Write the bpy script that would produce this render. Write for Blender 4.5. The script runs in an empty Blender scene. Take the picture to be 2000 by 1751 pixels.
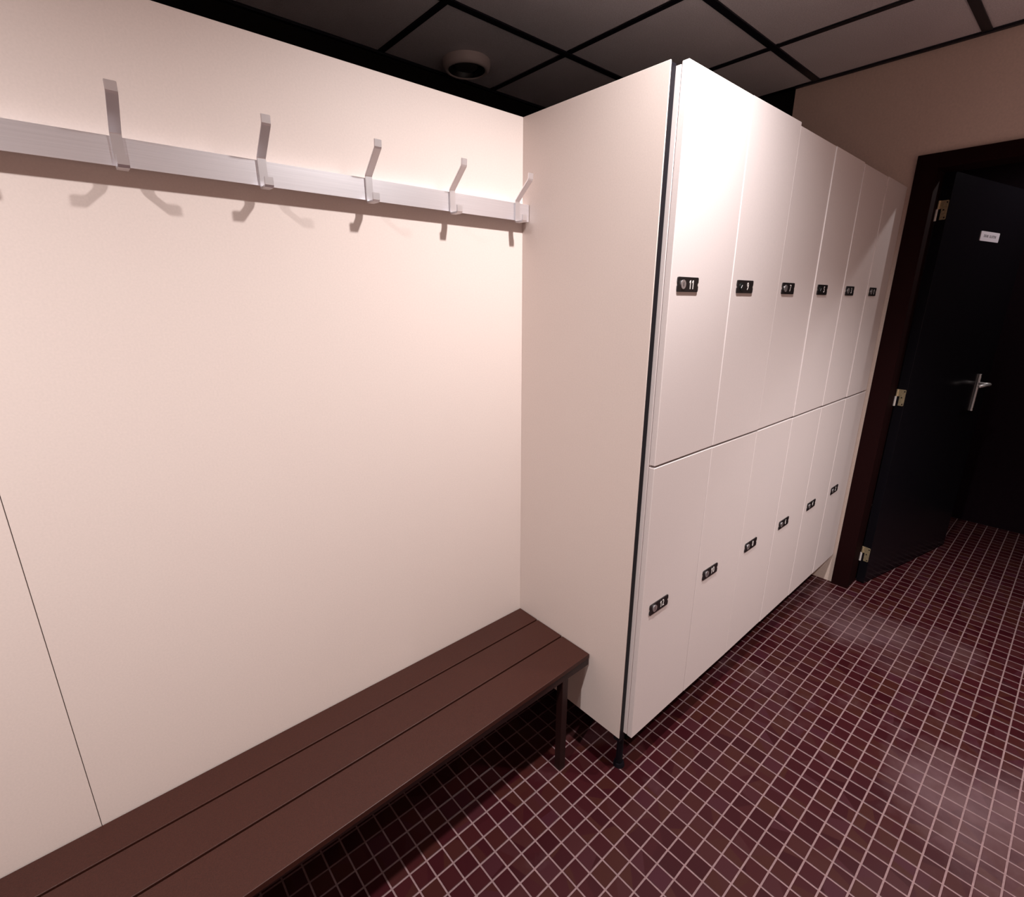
import bpy, bmesh, math, random
from mathutils import Vector, Matrix

random.seed(7)
SC = bpy.context.scene
COL = SC.collection
R = math.radians

# ------------------------------------------------------------------ camera
cam_d = bpy.data.cameras.new('camera')
cam = bpy.data.objects.new('camera', cam_d)
COL.objects.link(cam)
cam.location = (-1.0711, -1.1819, 1.4691)
cam.rotation_euler = (R(73.554), R(-0.0357), R(-41.063))
cam_d.sensor_fit = 'HORIZONTAL'
cam_d.sensor_width = 36.0
cam_d.lens = 36.0 * 0.48821
cam_d.clip_start = 0.02
SC.camera = cam

# ------------------------------------------------------------------ world, exposure
w = bpy.data.worlds.new('world')
SC.world = w
w.use_nodes = True
w.node_tree.nodes['Background'].inputs[0].default_value = (0.02, 0.016, 0.016, 1)
w.node_tree.nodes['Background'].inputs[1].default_value = 0.0
SC.view_settings.view_transform = 'Standard'
SC.view_settings.look = 'None'
SC.view_settings.gamma = 1.0
SC.view_settings.exposure = 0.0
SC.view_settings.use_curve_mapping = False


# ------------------------------------------------------------------ lamps (recessed ceiling downlights and one added fill)
def down_spot(name, loc, power, size=160, blend=1.0, col=(1.0, 0.96, 0.94), radius=0.03):
    l = bpy.data.lights.new(name, 'SPOT')
    l.energy = power
    l.color = col
    l.spot_size = R(size)
    l.spot_blend = blend
    l.shadow_soft_size = radius
    o = bpy.data.objects.new(name, l)
    o.location = loc
    COL.objects.link(o)
    return o


down_spot('downlight_or_fill', (-0.115, -0.81, 2.44), 146, 149, 1.0)
down_spot('downlight_or_fill', (-1.84, -0.81, 2.44), 163, 154, 1.0)
down_spot('downlight_or_fill', (1.036, -1.55, 2.44), 205, 104, 1.0)  # fill added to brighten the right-hand lockers, no known lamp here
down_spot('passage_lamp', (2.55, -1.30, 2.42), 17, 170, 0.3)


# ------------------------------------------------------------------ materials
def mat(name, base, rough=0.5, metal=0.0, spec=0.5, grain=0.0, grain_scale=300.0, bump=0.0, bump_scale=200.0,
        cloud=0.0, cloud_scale=2.0, cloud_col=None, stretch=(1, 1, 1), coat=0.0):
    m = bpy.data.materials.new(name)
    m.use_nodes = True
    nt = m.node_tree
    N, L = nt.nodes, nt.links
    p = N['Principled BSDF']
    p.inputs['Base Color'].default_value = (*base, 1)
    p.inputs['Roughness'].default_value = rough
    p.inputs['Metallic'].default_value = metal
    p.inputs['Specular IOR Level'].default_value = spec
    if coat:
        p.inputs['Coat Weight'].default_value = coat
        p.inputs['Coat Roughness'].default_value = 0.15
    geo = N.new('ShaderNodeNewGeometry')
    mp = N.new('ShaderNodeMapping')
    mp.inputs['Scale'].default_value = stretch
    L.new(geo.outputs['Position'], mp.inputs['Vector'])
    src = None
    if cloud:
        n = N.new('ShaderNodeTexNoise')
        n.inputs['Scale'].default_value = cloud_scale
        n.inputs['Detail'].default_value = 5
        L.new(mp.outputs[0], n.inputs['Vector'])
        r = N.new('ShaderNodeMapRange')
        r.inputs['From Min'].default_value = 0.35
        r.inputs['From Max'].default_value = 0.7
        r.inputs['To Max'].default_value = cloud
        L.new(n.outputs['Fac'], r.inputs['Value'])
        mx = N.new('ShaderNodeMix')
        mx.data_type = 'RGBA'
        mx.inputs['A'].default_value = (*base, 1)
        mx.inputs['B'].default_value = (*(cloud_col or [c * 0.7 for c in base]), 1)
        L.new(r.outputs[0], mx.inputs['Factor'])
        src = mx.outputs['Result']
    if grain:
        n = N.new('ShaderNodeTexNoise')
        n.inputs['Scale'].default_value = grain_scale
        n.inputs['Detail'].default_value = 2
        L.new(mp.outputs[0], n.inputs['Vector'])
        r = N.new('ShaderNodeMapRange')
        r.inputs['From Min'].default_value = 0.3
        r.inputs['From Max'].default_value = 0.7
        r.inputs['To Min'].default_value = 1 - grain
        r.inputs['To Max'].default_value = 1 + grain
        L.new(n.outputs['Fac'], r.inputs['Value'])
        hv = N.new('ShaderNodeHueSaturation')
        hv.inputs['Color'].default_value = (*base, 1)
        if src:
            L.new(src, hv.inputs['Color'])
        L.new(r.outputs[0], hv.inputs['Value'])
        src = hv.outputs[0]
    if src:
        L.new(src, p.inputs['Base Color'])
    if bump:
        n = N.new('ShaderNodeTexNoise')
        n.inputs['Scale'].default_value = bump_scale
        n.inputs['Detail'].default_value = 3
        L.new(mp.outputs[0], n.inputs['Vector'])
        b = N.new('ShaderNodeBump')
        b.inputs['Strength'].default_value = bump
        b.inputs['Distance'].default_value = 0.002
        L.new(n.outputs['Fac'], b.inputs['Height'])
        L.new(b.outputs[0], p.inputs['Normal'])
    return m


TS, TOX, TOY = 0.05225, 0.1371, -0.4368      # floor tile pitch and one grid crossing


def tile_mat():
    m = bpy.data.materials.new('glazed_tile')
    m.use_nodes = True
    nt = m.node_tree
    N, L = nt.nodes, nt.links
    p = N['Principled BSDF']
    geo = N.new('ShaderNodeNewGeometry')
    # one random value per tile
    sub = N.new('ShaderNodeVectorMath'); sub.operation = 'SUBTRACT'
    sub.inputs[1].default_value = (TOX, TOY, 0)
    L.new(geo.outputs['Position'], sub.inputs[0])
    div = N.new('ShaderNodeVectorMath'); div.operation = 'SCALE'
    div.inputs['Scale'].default_value = 1 / TS
    L.new(sub.outputs[0], div.inputs[0])
    fl = N.new('ShaderNodeVectorMath'); fl.operation = 'FLOOR'
    L.new(div.outputs[0], fl.inputs[0])
    zm = N.new('ShaderNodeVectorMath'); zm.operation = 'MULTIPLY'
    zm.inputs[1].default_value = (1, 1, 0)
    L.new(fl.outputs[0], zm.inputs[0])
    wn = N.new('ShaderNodeTexWhiteNoise'); wn.noise_dimensions = '3D'
    L.new(zm.outputs[0], wn.inputs['Vector'])
    rp = N.new('ShaderNodeValToRGB')
    e = rp.color_ramp.elements
    e[0].position = 0.0; e[0].color = (0.024, 0.0026, 0.0044, 1)
    e[1].position = 1.0; e[1].color = (0.038, 0.0078, 0.0128, 1)
    a = rp.color_ramp.elements.new(0.35); a.color = (0.033, 0.0048, 0.0068, 1)
    b = rp.color_ramp.elements.new(0.7); b.color = (0.037, 0.0088, 0.0066, 1)
    L.new(wn.outputs['Value'], rp.inputs['Fac'])
    # pale limescale in worn noise patches, plus two round paler areas
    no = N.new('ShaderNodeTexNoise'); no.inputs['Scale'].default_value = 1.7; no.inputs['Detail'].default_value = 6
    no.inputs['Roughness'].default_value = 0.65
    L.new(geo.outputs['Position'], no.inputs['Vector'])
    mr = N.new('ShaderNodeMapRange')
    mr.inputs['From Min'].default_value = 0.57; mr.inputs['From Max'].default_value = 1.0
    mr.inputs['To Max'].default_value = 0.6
    # two round areas mixed paler: one in the aisle and one by the doorway
    pale_spots = None
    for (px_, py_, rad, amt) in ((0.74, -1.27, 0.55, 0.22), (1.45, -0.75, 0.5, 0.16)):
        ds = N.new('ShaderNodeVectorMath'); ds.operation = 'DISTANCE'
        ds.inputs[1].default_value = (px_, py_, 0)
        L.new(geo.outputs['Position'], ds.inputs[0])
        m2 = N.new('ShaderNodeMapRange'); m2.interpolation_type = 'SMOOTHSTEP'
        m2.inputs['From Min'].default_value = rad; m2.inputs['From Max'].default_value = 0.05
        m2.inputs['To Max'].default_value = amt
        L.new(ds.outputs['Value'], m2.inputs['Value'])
        if pale_spots is None:
            pale_spots = m2.outputs[0]
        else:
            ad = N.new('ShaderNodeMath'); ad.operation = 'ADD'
            L.new(pale_spots, ad.inputs[0]); L.new(m2.outputs[0], ad.inputs[1])
            pale_spots = ad.outputs[0]
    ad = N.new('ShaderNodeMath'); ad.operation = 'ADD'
    L.new(no.outputs['Fac'], ad.inputs[0]); L.new(pale_spots, ad.inputs[1])
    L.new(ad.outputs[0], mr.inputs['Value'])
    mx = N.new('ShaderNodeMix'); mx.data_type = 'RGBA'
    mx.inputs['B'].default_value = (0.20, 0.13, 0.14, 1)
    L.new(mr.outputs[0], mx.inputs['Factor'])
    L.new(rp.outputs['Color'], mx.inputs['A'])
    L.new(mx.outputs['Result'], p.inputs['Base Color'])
    p.inputs['Roughness'].default_value = 0.36
    p.inputs['Specular IOR Level'].default_value = 0.16
    bn = N.new('ShaderNodeTexNoise'); bn.inputs['Scale'].default_value = 120
    L.new(geo.outputs['Position'], bn.inputs['Vector'])
    bu = N.new('ShaderNodeBump'); bu.inputs['Strength'].default_value = 0.15; bu.inputs['Distance'].default_value = 0.001
    L.new(bn.outputs['Fac'], bu.inputs['Height'])
    L.new(bu.outputs[0], p.inputs['Normal'])
    return m


M = {}
M['laminate'] = mat('beige_laminate', (0.69, 0.59, 0.55), 0.5, spec=0.3, grain=0.025, grain_scale=260, cloud=0.25,
                    cloud_scale=9, cloud_col=(0.68, 0.57, 0.535))
M['door_lam'] = mat('pale_laminate', (0.69, 0.612, 0.604), 0.42, spec=0.35, grain=0.02, grain_scale=260)
M['plaster'] = mat('wall_plaster', (0.70, 0.55, 0.48), 0.8, spec=0.2, grain=0.04, grain_scale=120, bump=0.2)
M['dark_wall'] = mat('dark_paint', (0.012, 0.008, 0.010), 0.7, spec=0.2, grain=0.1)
M['recess'] = mat('recess_paint', (0.01, 0.008, 0.008), 0.9, spec=0.1)
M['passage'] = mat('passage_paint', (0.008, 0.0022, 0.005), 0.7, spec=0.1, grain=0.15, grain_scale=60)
M['grout'] = mat('grout', (0.21, 0.130, 0.134), 0.85, spec=0.2, grain=0.12, grain_scale=90, cloud=0.5, cloud_scale=5)
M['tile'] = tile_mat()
M['ctile'] = mat('mineral_tile', (0.72, 0.68, 0.71), 0.9, spec=0.1, grain=0.10, grain_scale=220, bump=0.5, bump_scale=320,
                 cloud=0.3, cloud_scale=3)
M['black'] = mat('black_metal', (0.008, 0.007, 0.012), 0.5, spec=0.3)
M['void'] = mat('void_black', (0.004, 0.004, 0.004), 0.9, spec=0.1)
M['profile'] = mat('dark_profile', (0.005, 0.004, 0.007), 0.5, spec=0.2)
M['bench'] = mat('brown_board', (0.038, 0.0100, 0.0062), 0.42, spec=0.3, grain=0.22, grain_scale=420, cloud=0.4, cloud_scale=4,
                 cloud_col=(0.032, 0.0085, 0.0058), bump=0.15, bump_scale=500)
M['bench_frame'] = mat('brown_steel', (0.018, 0.0055, 0.0050), 0.45, spec=0.4)
M['alu'] = mat('brushed_aluminium', (0.90, 0.88, 0.92), 0.33, metal=0.85, grain=0.05, grain_scale=120, stretch=(0.05, 1, 12))
M['chrome'] = mat('satin_chrome', (0.88, 0.86, 0.89), 0.30, metal=0.9)
M['plate'] = mat('black_plastic', (0.006, 0.004, 0.005), 0.4)
M['lock'] = mat('lock_steel', (0.55, 0.50, 0.51), 0.35, metal=0.8)
M['lock_dark'] = mat('lock_dark', (0.02, 0.025, 0.025), 0.3, metal=0.5)
M['white'] = mat('white_print', (0.75, 0.70, 0.68), 0.6)
M['dk'] = mat('dark_print', (0.03, 0.015, 0.03), 0.6)
M['frame_red'] = mat('dark_red_gloss_paint', (0.011, 0.0022, 0.0024), 0.75, spec=0.06, grain=0.15)
M['leaf'] = mat('black_gloss_paint', (0.0062, 0.0052, 0.0072), 0.2, spec=0.16)
M['brass'] = mat('aged_brass', (0.50, 0.40, 0.25), 0.4, metal=0.6, grain=0.2, grain_scale=150)
M['pin'] = mat('hinge_pin_steel', (0.62, 0.58, 0.55), 0.5, metal=0.2)
M['steel'] = mat('handle_steel', (0.80, 0.76, 0.76), 0.4, metal=0.6)
M['sign'] = mat('sign_white', (0.80, 0.72, 0.80), 0.5)
M['vent_shade'] = mat('vent_disc_shaded', (0.06, 0.045, 0.045), 0.5)  # disc colour darkened to hold the shade inside the pale vent
M['vent'] = mat('vent_plastic', (0.55, 0.48, 0.47), 0.5)


# ------------------------------------------------------------------ builders
def link(name, me, m=None, parent=None):
    o = bpy.data.objects.new(name, me)
    COL.objects.link(o)
    if m is not None:
        me.materials.append(m)
    if parent is not None:
        o.parent = parent
    return o


def add_box(bm, lo, hi, bevel=0.0, seg=1):
    vs = [bm.verts.new((x, y, z)) for x in (lo[0], hi[0]) for y in (lo[1], hi[1]) for z in (lo[2], hi[2])]
    idx = [(0, 1, 3, 2), (4, 6, 7, 5), (0, 4, 5, 1), (2, 3, 7, 6), (0, 2, 6, 4), (1, 5, 7, 3)]
    fs = [bm.faces.new([vs[i] for i in f]) for f in idx]
    if bevel:
        es = list({e for f in fs for e in f.edges})
        bmesh.ops.bevel(bm, geom=es, offset=bevel, segments=seg, affect='EDGES', profile=0.5)


def mesh_from(bm, name, smooth=False):
    bmesh.ops.recalc_face_normals(bm, faces=bm.faces[:])
    me = bpy.data.meshes.new(name)
    bm.to_mesh(me)
    bm.free()
    if smooth:
        for p in me.polygons:
            p.use_smooth = True
    return me


def box(name, lo, hi, m, parent=None, bevel=0.0, seg=1):
    bm = bmesh.new()
    add_box(bm, lo, hi, bevel, seg)
    return link(name, mesh_from(bm, name), m, parent)


def boxes(name, lst, m, parent=None, bevel=0.0):
    bm = bmesh.new()
    for lo, hi in lst:
        add_box(bm, lo, hi, bevel)
    return link(name, mesh_from(bm, name), m, parent)


def add_prism(bm, pts, a, b, axis='y'):
    """closed outline pts (2-D) extruded from a to b along axis"""
    def P(p, t):
        return {'x': (t, p[0], p[1]), 'y': (p[0], t, p[1]), 'z': (p[0], p[1], t)}[axis]
    v0 = [bm.verts.new(P(p, a)) for p in pts]
    v1 = [bm.verts.new(P(p, b)) for p in pts]
    bm.faces.new(v0)
    bm.faces.new(v1[::-1])
    n = len(pts)
    for i in range(n):
        bm.faces.new((v0[i], v1[i], v1[(i + 1) % n], v0[(i + 1) % n]))


def prism(name, pts, a, b, m, parent=None, axis='y', bevel=0.0):
    bm = bmesh.new()
    add_prism(bm, pts, a, b, axis)
    if bevel:
        bmesh.ops.bevel(bm, geom=bm.edges[:], offset=bevel, segments=1, affect='EDGES')
    return link(name, mesh_from(bm, name), m, parent)


def add_cyl(bm, c, r, a, b, axis='z', n=20, r2=None):
    r2 = r if r2 is None else r2
    def P(u, v, t):
        return {'x': (t, c[0] + u, c[1] + v), 'y': (c[0] + u, t, c[1] + v), 'z': (c[0] + u, c[1] + v, t)}[axis]
    A = [2 * math.pi * i / n for i in range(n)]
    v0 = [bm.verts.new(P(r * math.cos(q), r * math.sin(q), a)) for q in A]
    v1 = [bm.verts.new(P(r2 * math.cos(q), r2 * math.sin(q), b)) for q in A]
    bm.faces.new(v0)
    bm.faces.new(v1[::-1])
    for i in range(n):
        bm.faces.new((v0[i], v1[i], v1[(i + 1) % n], v0[(i + 1) % n]))


def cyl(name, c, r, a, b, m, parent=None, axis='z', n=20, r2=None):
    bm = bmesh.new()
    add_cyl(bm, c, r, a, b, axis, n, r2)
    return link(name, mesh_from(bm, name), m, parent)


def lathe(name, prof, m, parent=None, n=40, loc=(0, 0, 0)):
    bm = bmesh.new()
    rings = []
    for r, z in prof:
        rings.append([bm.verts.new((loc[0] + r * math.cos(2 * math.pi * i / n), loc[1] + r * math.sin(2 * math.pi * i / n), loc[2] + z))
                      for i in range(n)])
    for a, b in zip(rings, rings[1:]):
        for i in range(n):
            bm.faces.new((a[i], a[(i + 1) % n], b[(i + 1) % n], b[i]))
    return link(name, mesh_from(bm, name, True), m, parent)


def text(name, body, size, m, parent, mw, xs=1.0, depth=0.0006, space=1.0):
    """lettering as a thin solid mesh, centred on the matrix mw (local x right, local y up, local z towards the reader)"""
    cu = bpy.data.curves.new('lettering', 'FONT')
    cu.body = body
    cu.size = size
    cu.align_x = 'CENTER'
    cu.align_y = 'CENTER'
    cu.extrude = depth
    cu.space_character = space
    cu.resolution_u = 3
    to = bpy.data.objects.new('lettering', cu)
    COL.objects.link(to)
    dg = bpy.context.evaluated_depsgraph_get()
    me = bpy.data.meshes.new_from_object(to.evaluated_get(dg))
    bpy.data.objects.remove(to)
    bpy.data.curves.remove(cu)
    me.materials.clear()
    me.transform(Matrix.Diagonal((xs, 1, 1, 1)))
    me.transform(mw)
    return link(name, me, m, parent)


def empty(name, loc=(0, 0, 0), rz=0.0):
    o = bpy.data.objects.new(name, None)
    o.location = loc
    o.rotation_euler = (0, 0, rz)
    o.empty_display_size = 0.1
    COL.objects.link(o)
    return o


def tag(o, label=None, cat=None, group=None, kind=None):
    if label: o['label'] = label
    if cat: o['category'] = cat
    if group: o['group'] = group
    if kind: o['kind'] = kind
    return o


FACE_Y = Matrix(((1, 0, 0, 0), (0, 0, -1, 0), (0, 1, 0, 0), (0, 0, 0, 1)))     # text plane turned to face -y

# ------------------------------------------------------------------ dimensions
HC = 2.464            # ceiling
XW = 1.832            # end wall
YB = 1.058            # wall behind the partition
YO = -2.30            # wall opposite
XL = -3.20            # wall at the other end
HT = 1.959            # partition and locker height
XP = 3.43             # far wall of the passage

# ------------------------------------------------------------------ floor
floor = box('floor', (XL, YO, -0.06), (XP, YB, -0.0012), M['grout'])
tag(floor, 'floor of small square dark red tiles with pale joints', kind='structure')

half = (TS - 0.0046) / 2
bm = bmesh.new()


def add_tile(bm, cx, cy, dz=0.0, tx=0.0, ty=0.0):
    h, c, t = half, 0.0011, 0.0012
    ring = []
    for hh, z in ((h, -t * 2.2), (h, -t * 0.55), (h - c, 0.0)):
        ring.append([bm.verts.new((cx + sx * hh, cy + sy * hh, z + dz + (tx * sx + ty * sy) * hh if z > -t * 2 else z))
                     for sx, sy in ((-1, -1), (1, -1), (1, 1), (-1, 1))])
    for a, b in zip(ring, ring[1:]):
        for i in range(4):
            bm.faces.new((a[i], a[(i + 1) % 4], b[(i + 1) % 4], b[i]))
    bm.faces.new(ring[2])


add_tile(bm, 0, 0)
tile_me = mesh_from(bm, 'tile')
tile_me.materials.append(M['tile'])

Mc = cam.matrix_basis.inverted()
F = 0.48821 * 2000


def px(p):
    q = Mc @ Vector(p)
    if q.z > -0.05:
        return None
    return (1000 + F * q.x / -q.z, 875.5 - F * q.y / -q.z)


cells = []
i0, i1 = math.floor((XL - TOX) / TS), math.floor((XP - TOX) / TS)
j0, j1 = math.floor((YO - TOY) / TS), math.floor((0.0 - TOY) / TS)
for i in range(i0 + 1, i1):
    for j in range(j0 + 1, j1):
        cx, cy = TOX + (i + 0.5) * TS, TOY + (j + 0.5) * TS
        size = 0
        c = [px((cx + a * half, cy + b * half, 0)) for a, b in ((-1, -1), (1, -1), (1, 1), (-1, 1))]
        if all(c) and cy < -0.30:
            u, v = sum(q[0] for q in c) / 4, sum(q[1] for q in c) / 4
            if 0 < u < 2000 and 0 < v < 1751 and v > 1480 - (u - 1000) * 0.4 and not (cy > -0.47 and cx > 0):
                # the bench hides what lies behind its front edge
                k = 0.391 / 1.469
                yb = cy + (-1.1819 - cy) * k
                xb = cx + (-1.0711 - cx) * k
                if not (yb > -0.345 and xb < 0.0):
                    size = abs(sum(c[q][0] * c[(q + 1) % 4][1] - c[(q + 1) % 4][0] * c[q][1] for q in range(4))) / 2
        cells.append((size, cx, cy))
cells.sort(reverse=True)
for n, (s, cx, cy) in enumerate(cells[:300]):
    o = bpy.data.objects.new('tile', tile_me)
    o.location = (cx, cy, random.uniform(-0.0001, 0.0001))
    o.rotation_euler = (random.gauss(0, 0.0035), random.gauss(0, 0.0035), random.gauss(0, 0.004))
    o.parent = floor
    COL.objects.link(o)
bm = bmesh.new()
for s, cx, cy in cells[300:]:
    add_tile(bm, cx, cy, random.uniform(-0.0001, 0.0001), random.gauss(0, 0.0035), random.gauss(0, 0.0035))
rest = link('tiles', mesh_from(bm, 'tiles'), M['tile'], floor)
tag(rest, 'the many smaller dark red floor tiles further off', kind='stuff')

# ------------------------------------------------------------------ room shell
# partition that carries the coat hooks, in laminate panels with a hairline joint
wall_back = box('wall_back', (XL, 0.013, 0.153), (-0.0002, 0.030, HT - 0.004), M['black'])
tag(wall_back, 'beige laminate partition wall behind the bench and coat hooks', kind='structure')
XJ = -1.2085
for a, b in ((XJ + 0.0006, -0.0001), (-2.45, XJ - 0.0006), (XL + 0.01, -2.452)):
    box('panel', (a, 0.0, 0.153), (b, 0.013, HT), M['laminate'], wall_back, 0.0006)

wall_rear = box('wall_rear', (XL, YB, 0), (XP, YB + 0.05, HC), M['recess'])
tag(wall_rear, 'dark wall beyond the partition', kind='structure')

wall_far = boxes('wall_far', [((XW, -0.5115, 0), (XW + 0.10, 0.045, HC)), ((XW, YO, 0), (XW + 0.10, -1.505, HC)),
                              ((XW, -1.505, 2.062), (XW + 0.10, -0.5115, HC))], M['plaster'])
tag(wall_far, 'beige end wall around the dark doorway', kind='structure')
wall_recess = box('wall_recess', (XW + 0.02, 0.045, 0), (XW + 0.12, YB, HC), M['recess'])
tag(wall_recess, 'dark wall in the recess behind the lockers', kind='structure')
wall_right = box('wall_right', (XL, YO - 0.05, 0), (XP, YO, HC), M['plaster'])
tag(wall_right, 'beige wall opposite the bench', kind='structure')
wall_left = box('wall_left', (XL - 0.05, YO, 0), (XL, YB, HC), M['plaster'])
tag(wall_left, 'beige wall at the other end of the changing room', kind='structure')
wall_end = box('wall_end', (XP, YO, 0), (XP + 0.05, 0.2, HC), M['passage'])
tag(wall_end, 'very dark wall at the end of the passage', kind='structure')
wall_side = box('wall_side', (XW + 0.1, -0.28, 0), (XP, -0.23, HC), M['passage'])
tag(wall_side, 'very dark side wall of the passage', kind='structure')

# ceiling: black void above, mineral tiles lying in a black bar grid
ceiling = box('ceiling', (XL, YO, HC + 0.035), (XP, YB, HC + 0.08), M['void'])
tag(ceiling, 'suspended ceiling of dark grey mineral tiles in a black grid', kind='structure')
CG, CX, CY = 0.599, 0.737, 0.547
xs = [CX + CG * k for k in range(-7, 2)] + [XW]
ys = [YO] + [CY + CG * k for k in range(-4, 1)] + [YB]
xs = [XL] + [x for x in xs if x > XL + 0.05]
for a, b in zip(xs, xs[1:]):
    for c, d in zip(ys, ys[1:]):
        if b - a < 0.06 or d - c < 0.06:
            continue
        box('ceiling_tile', (a + 0.012, c + 0.012, HC + 0.004 + random.uniform(0, 0.0015)), (b - 0.012, d - 0.012, HC + 0.022),
            M['ctile'], ceiling, 0.002)
for y in ys[1:-1]:
    box('grid_bar', (XL, y - 0.0155, HC - 0.002), (XW, y + 0.0155, HC + 0.004), M['black'], ceiling, 0.0008)
for x in xs[1:-1]:
    for c, d in zip(ys, ys[1:]):
        box('grid_bar', (x - 0.0125, c + 0.016, HC - 0.001), (x + 0.0125, d - 0.016, HC + 0.004), M['black'], ceiling, 0.0008)
trim_1 = box('trim_1', (XW - 0.02, YO, HC - 0.006), (XW, 0.045, HC + 0.004), M['black'], None, 0.001)
tag(trim_1, 'black edge angle where the ceiling meets the end wall', kind='structure')
trim_2 = box('trim_2', (XL, YB - 0.02, HC - 0.006), (XW, YB, HC + 0.004), M['black'], None, 0.001)
tag(trim_2, 'black edge angle where the ceiling meets the rear wall', kind='structure')
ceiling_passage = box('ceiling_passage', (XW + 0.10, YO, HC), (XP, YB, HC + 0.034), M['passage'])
tag(ceiling_passage, 'very dark ceiling of the passage', kind='structure')

# ------------------------------------------------------------------ doorway: frame, open leaf, hinges, handle
door = empty('door_1', (XW + 0.10, -0.59, 0))
tag(door, 'black door standing open in a dark red frame at the end wall', kind='structure')


def dchild(o):
    o.parent = door
    o.matrix_parent_inverse = Matrix.Translation(-Vector(door.location))
    return o


frame = dchild(boxes('door_frame', [((XW - 0.016, -0.588, 0.0003), (XW + 0.115, -0.510, 2.064)),
                                    ((XW - 0.016, -1.507, 0.0003), (XW + 0.115, -1.445, 2.064)),
                                    ((XW - 0.016, -1.445, 2.004), (XW + 0.115, -0.588, 2.064))], M['frame_red'], None, 0.0012))
frame['label'] = 'dark red door frame'
# leaf in its own coordinates: local x along the leaf, local -y the face seen; hinge edge at local x = 0
LA = R(-11.8)
LO = Vector((1.932, -0.632, 0))
LM = Matrix.Translation(LO) @ Matrix.Rotation(LA, 4, 'Z')


def lchild(o, par=None):
    o.data.transform(LM)
    return dchild(o) if par is None else o


LEN = 0.925
leaf = lchild(box('door_leaf', (0.0, 0.0, 0.008), (LEN, 0.040, 2.002), M['leaf'], None, 0.0004))
leaf['label'] = 'black gloss door leaf'
for zc in (1.852, 1.018, 0.170):
    bm = bmesh.new()
    # slotted plate on the hinge edge (faces local -x)
    pts = [(0.004, zc - 0.039), (0.030, zc - 0.039), (0.030, zc + 0.004), (0.038, zc + 0.004), (0.038, zc + 0.037), (0.035, zc + 0.040),
           (0.004, zc + 0.040)]
    pts = [(0.0025, zc - 0.036), (0.0055, zc - 0.039), (0.0255, zc - 0.039), (0.0255, zc + 0.006), (0.0365, zc + 0.006),
           (0.0365, zc + 0.040), (0.0055, zc + 0.040), (0.0025, zc + 0.037)]
    add_prism(bm, pts, -0.0025, 0.0, 'x')
    add_cyl(bm, (-0.004, 0.037), 0.0052, zc + 0.006, zc + 0.040, 'z', 12)
    h = lchild(link('hinge', mesh_from(bm, 'hinge'), M['brass']))
    bm = bmesh.new()
    add_cyl(bm, (-0.006, 0.0395), 0.0048, zc - 0.042, zc + 0.0055, 'z', 12)
    k = lchild(link('hinge_pin', mesh_from(bm, 'hinge_pin'), M['pin']), h)
    k.parent = h
    for sy, sz in ((0.0075, 0.031), (0.016, 0.001), (0.0085, -0.031)):
        bm = bmesh.new()
        add_cyl(bm, (sy, zc + sz), 0.0033, -0.0031, -0.0024, 'x', 10)
        s = lchild(link('screw', mesh_from(bm, 'screw'), M['plate']), h)
        s.parent = h
# handle with long back plate and return lever
HX, HZ = 0.790, 1.030
bm = bmesh.new()
add_box(bm, (HX - 0.006, -0.009, HZ - 0.155), (HX + 0.006, 0.0, HZ + 0.052), 0.002, 2)
handle = lchild(link('handle', mesh_from(bm, 'handle'), M['steel']))
bm = bmesh.new()
add_cyl(bm, (HX, HZ), 0.0095, -0.054, -0.008, 'y', 16)
add_cyl(bm, (-0.052, HZ), 0.0080, HX - 0.125, HX + 0.006, 'x', 16)
lv = lchild(link('lever', mesh_from(bm, 'lever', True), M['steel']), handle)
lv.parent = handle
for zc in (HZ + 0.045, HZ - 0.142):
    bm = bmesh.new()
    add_cyl(bm, (HX, zc), 0.004, -0.0098, -0.0088, 'y', 10)
    s = lchild(link('screw', mesh_from(bm, 'screw'), M['plate']), handle)
    s.parent = handle

# sign stuck to the leaf
SX, SZ = 0.478, 1.768
bm = bmesh.new()
hw, hh, rr = 0.104, 0.0215, 0.005
pts = []
for cx, cz, a0 in ((hw - rr, hh - rr, 0), (-hw + rr, hh - rr, 90), (-hw + rr, -hh + rr, 180), (hw - rr, -hh + rr, 270)):
    for q in range(4):
        an = R(a0 + 30 * q)
        pts.append((SX + cx + rr * math.cos(an), SZ + cz + rr * math.sin(an)))
add_prism(bm, pts, -0.0026, -0.0003, 'y')
me = mesh_from(bm, 'door_sign')
me.transform(LM)
sign = link('door_sign', me, M['sign'])
tag(sign, 'small white sign with dark lettering on the black door leaf', 'sign')
lt = text('lettering', 'DEUR  SLUITEN', 0.0165, M['dk'], sign, FACE_Y, 1.0, 0.0003, 1.05)
zs = [v.co.z for v in lt.data.vertices]
xw = max(v.co.x for v in lt.data.vertices) - min(v.co.x for v in lt.data.vertices)
lt.data.transform(Matrix.Diagonal((0.136 / xw, 1, 1, 1)))
lt.data.transform(LM @ Matrix.Translation((SX - 0.002, -0.0027, SZ + 0.0015 - (max(zs) + min(zs)) / 2)))

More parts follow.
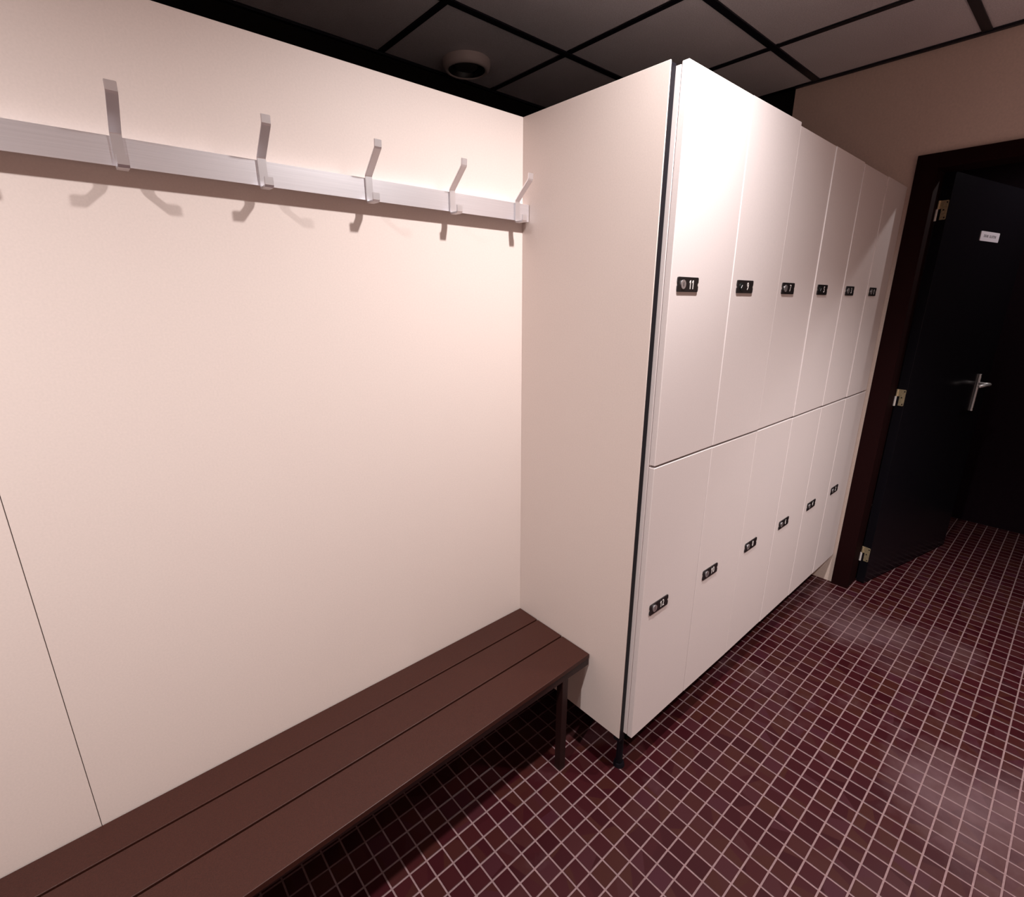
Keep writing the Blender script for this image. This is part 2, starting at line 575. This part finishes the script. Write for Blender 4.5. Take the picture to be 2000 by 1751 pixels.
# ------------------------------------------------------------------ locker bank
bank = empty('locker_bank', (0, 0, 0))
tag(bank, 'bank of twelve pale two-tier lockers with black number plates beside the bench', 'lockers')
DX0, DW, DY = 0.0250, 0.3007, -0.492
box('side_panel', (0.0, -0.463, 0.153), (0.0035, 0.0125, HT), M['laminate'], bank, 0.0004)['label'] = 'beige end panel of the lockers'
p = box('edge_profile', (0.0036, -0.4625, 0.135), (0.0232, -0.440, HT - 0.002), M['profile'], bank, 0.0008)
p['label'] = 'dark edge profile at the corner of the lockers'
box('front_frame', (0.0236, -0.4738, 0.163), (0.0456, -0.440, HT - 0.006), M['door_lam'], bank, 0.0008)
box('carcass', (0.046, -0.470, 0.163), (XW - 0.004, -0.004, HT - 0.012), M['laminate'], bank)
box('plinth', (0.14, -0.400, 0.0002), (XW - 0.012, -0.02, 0.158), M['void'], bank)
for fx in (0.045,):
    bm = bmesh.new()
    add_cyl(bm, (fx, -0.440), 0.011, 0.012, 0.155, 'z', 16)
    add_cyl(bm, (fx, -0.440), 0.019, 0.0, 0.012, 'z', 20, 0.016)
    f = link('foot', mesh_from(bm, 'foot'), M['profile'], bank)
    f['label'] = 'dark adjustable foot'

PW, PH = 0.0945, 0.0345


def plate_outline():
    pts = []
    r, nr = 0.004, 0.0042
    x0, x1, z0, z1 = -PW / 2, PW / 2, -PH / 2, PH / 2
    def arc(cx, cz, rad, a0, a1, n):
        return [(cx + rad * math.cos(R(a0 + (a1 - a0) * k / n)), cz + rad * math.sin(R(a0 + (a1 - a0) * k / n))) for k in range(n + 1)]
    pts += arc(x1 - r, z0 + r, r, -90, 0, 3)
    pts += arc(x1 + 0.001, 0, nr, -100, -260, 6)
    pts += arc(x1 - r, z1 - r, r, 0, 90, 3)
    pts += arc(x0 + r, z1 - r, r, 90, 180, 3)
    pts += arc(x0 - 0.001, 0, nr, 80, -80, 6)
    pts += arc(x0 + r, z0 + r, r, 180, 270, 3)
    return pts


POUT = plate_outline()


def number(body, parent, cx, cz):
    """white condensed digits, one mesh, facing -y"""
    adv, h, sw = 0.0125, 0.0205, 0.0026
    bm = bmesh.new()
    for i, ch in enumerate(body):
        x = cx + (i - (len(body) - 1) / 2) * adv
        if ch == '1':                                 # upright with a small flag
            add_prism(bm, [(x - 0.0002, cz - h / 2), (x + sw, cz - h / 2), (x + sw, cz + h / 2), (x + 0.0004, cz + h / 2),
                           (x - 0.0032, cz + h / 2 - 0.0042), (x - 0.0032, cz + h / 2 - 0.0066), (x - 0.0002, cz + h / 2 - 0.0042)],
                      -0.0035, -0.0029, 'y')
        else:
            o = text('digit', ch, 0.0295, M['white'], None, Matrix.Translation((x, -0.0032, cz)) @ FACE_Y, 0.74, 0.0003)
            bm.from_mesh(o.data)
            me = o.data
            bpy.data.objects.remove(o)
            bpy.data.meshes.remove(me)
    return link('number', mesh_from(bm, 'number'), M['white'], parent)


tops = [11, 9, 7, 5, 3, 1]
bots = [12, 10, 8, 6, 4, 2]
top_off = [0.0, 0.0, -0.008, -0.008, -0.012, -0.011]
# how far each door's left and right edge stands out of line (mm)
out_t = [(0, 0), (0.7, 3.2), (1.6, 0), (2.2, 0), (2.0, 0), (2.4, 0)]
out_b = [(0, 0), (0.5, 1.6), (1.4, 0), (1.2, 0.2), (1.2, 0.2), (1.2, 0)]
for row, nums in ((0, tops), (1, bots)):
    for k, num in enumerate(nums):
        x0 = DX0 + k * DW
        x1 = x0 + DW - 0.0022
        if k == 5:
            x1 = 1.8275
        z0, z1 = (1.0537, HT + top_off[k]) if row == 0 else (0.160, 1.0483 - 0.0004 * k)
        wd = x1 - x0
        bm = bmesh.new()
        add_box(bm, (0, 0, z0), (wd, 0.0175, z1), 0.0014, 1)
        d = link('locker_door', mesh_from(bm, 'locker_door'), M['door_lam'], bank)
        ol, orr = (out_t if row == 0 else out_b)[k]
        d.location = (x0, DY - ol * 0.001, 0)
        d.rotation_euler = (0, 0, -math.atan2((orr - ol) * 0.001, wd))
        d['label'] = '%s locker door numbered %d' % ('upper' if row == 0 else 'lower', num)
        pz = 1.5075 if row == 0 else 0.603 - 0.0028 * k
        pc = 0.0745 if row == 0 else 0.0830
        bm = bmesh.new()
        add_prism(bm, [(pc + a, pz + b) for a, b in POUT], -0.003, 0.0, 'y')
        link('number_plate', mesh_from(bm, 'number_plate'), M['plate'], d)
        lx = pc - 0.0235
        dark = num in (9, 5)
        bm = bmesh.new()
        add_cyl(bm, (lx, pz), 0.0108, -0.0048, -0.003, 'y', 20)
        lk = link('lock', mesh_from(bm, 'lock'), M['lock_dark' if dark else 'lock'], d)
        an = R(60 if dark else 90)
        cxs, szs = math.cos(an), math.sin(an)
        q = [(lx + a * cxs - b * szs, pz + a * szs + b * cxs) for a, b in ((-0.0048, -0.0009), (0.0048, -0.0009), (0.0048, 0.0009), (-0.0048, 0.0009))]
        prism('slot_or_glint', q, -0.0053, -0.0047, M['lock' if dark else 'plate'], d)  # on the dark locks this bar is a glint painted as pale steel
        number(str(num), d, pc + 0.0145, pz)

# ------------------------------------------------------------------ coat rail with hooks
rail = empty('coat_rail', (-1.2, 0, 1.711))
tag(rail, 'brushed aluminium coat rail with a row of bent hooks on the beige partition', 'coat rail')


def rchild(o):
    o.parent = rail
    o.matrix_parent_inverse = Matrix.Translation(-Vector(rail.location))
    return o


rchild(boxes('rail', [((-2.46, -0.028, 1.6875), (-0.002, -0.0245, 1.7325)), ((-2.46, -0.0245, 1.7290), (-0.002, -0.0002, 1.7325))], M['alu'], None))


def strip_outline(path, t):
    """a bent flat bar: path of (y,z), thickness t"""
    L_, R_ = [], []
    n = len(path)
    for i, p in enumerate(path):
        a = Vector(path[max(i - 1, 0)]); b = Vector(path[min(i + 1, n - 1)]); c = Vector(p)
        d0 = (c - a).normalized() if i > 0 else (b - c).normalized()
        d1 = (b - c).normalized() if i < n - 1 else d0
        nn = Vector((-(d0 + d1).y, (d0 + d1).x)).normalized()
        k = 1 / max(0.5, nn.dot(Vector((-d0.y, d0.x))))
        L_.append(tuple(c + nn * t / 2 * k)); R_.append(tuple(c - nn * t / 2 * k))
    return L_ + R_[::-1]


hook_path = [(-0.0605, 1.6990), (-0.0605, 1.6855), (-0.0580, 1.6825), (-0.0335, 1.6825), (-0.0303, 1.6860), (-0.0303, 1.7360),
             (-0.0315, 1.7385), (-0.0820, 1.7820), (-0.0838, 1.7850), (-0.0850, 1.7985)]
out = strip_outline(hook_path, 0.0042)
bm = bmesh.new()
n = len(hook_path)
hwid = 0.0084
for sx in (-hwid, hwid):
    pass
L0 = [bm.verts.new((-hwid, y, z)) for y, z in out]
L1 = [bm.verts.new((hwid, y, z)) for y, z in out]
m2 = len(out)
for i in range(m2):
    bm.faces.new((L0[i], L1[i], L1[(i + 1) % m2], L0[(i + 1) % m2]))
for i in range(n - 1):
    for S in (L0, L1):
        bm.faces.new((S[i], S[i + 1], S[m2 - 2 - i], S[m2 - 1 - i]))
bmesh.ops.recalc_face_normals(bm, faces=bm.faces[:])
bmesh.ops.bevel(bm, geom=[e for e in bm.edges if e.calc_face_angle(0) > 1.2], offset=0.0007, segments=2, affect='EDGES')
hook_me = mesh_from(bm, 'hook')
hook_me.materials.append(M['chrome'])
for hx in (-1.1720, -0.9470, -0.7195, -0.4950, -0.2690, -0.0485):
    o = bpy.data.objects.new('hook', hook_me)
    COL.objects.link(o)
    o.location = (hx, 0, 0)
    rchild(o)

# ------------------------------------------------------------------ bench
bench = empty('bench', (-1.2, -0.17, 0))
tag(bench, 'long brown slatted bench under the coat hooks against the lockers', 'bench')


def bchild(o):
    o.parent = bench
    o.matrix_parent_inverse = Matrix.Translation(-Vector(bench.location))
    return o


BZ, BT = 0.391, 0.015
XE = -2.50


def board(y0r, y1r, y1l, BT=0.024):
    """y0 back edge, y1 front edge at the right end and at x = -1"""
    bm = bmesh.new()
    add_box(bm, (XE, y1r, BZ - BT), (-0.003, y0r, BZ), 0.0014, 2)
    sl = (y1l - y1r) / 1.0
    for v in bm.verts:
        if v.co.y < (y0r + y1r) / 2:
            v.co.y += sl * (-v.co.x)
    me = mesh_from(bm, 'seat_board')
    return bchild(link('seat_board', me, M['bench']))


board(-0.003, -0.0908, -0.0908)
board(-0.0960, -0.2100, -0.2100)
board(-0.2152, -0.3320, -0.3480, 0.015)
for y, top in ((-0.3270, BZ - BT - 0.0002), (-0.030, BZ - 0.0242)):
    bchild(box('frame_rail', (XE + 0.03, y - 0.004, 0.350), (-0.004, y + 0.016, top), M['bench_frame'], None, 0.001))
for x in (-0.110, -1.62, -2.40):
    bchild(box('crossbar', (x - 0.0125, -0.310, 0.352), (x + 0.0125, -0.035, 0.366), M['bench_frame'], None, 0.001))
    for y in (-0.3185, -0.050):
        bchild(box('leg', (x - 0.0125, y - 0.0125, 0.0), (x + 0.0125, y + 0.0125, 0.3495), M['bench_frame'], None, 0.0012))

# ------------------------------------------------------------------ ceiling vent
vent = empty('ceiling_vent', (0.462, 0.880, HC))
tag(vent, 'round pale extractor vent in a ceiling tile beyond the partition', 'vent')


def vchild(o):
    o.parent = vent
    return o


vchild(lathe('vent_ring', [(0.104, 0.004), (0.103, -0.012), (0.099, -0.026), (0.092, -0.033), (0.084, -0.034), (0.080, -0.030)],
             M['vent'], None))
vchild(lathe('vent_throat', [(0.080, -0.0302), (0.070, -0.012), (0.066, 0.018)], M['plate'], None))  # black colour stands in for the shade inside the ring
vchild(lathe('vent_disc', [(0.0005, -0.024), (0.030, -0.024), (0.046, -0.021), (0.053, -0.013), (0.050, 0.000), (0.0005, 0.004)], M['vent_shade'], None))
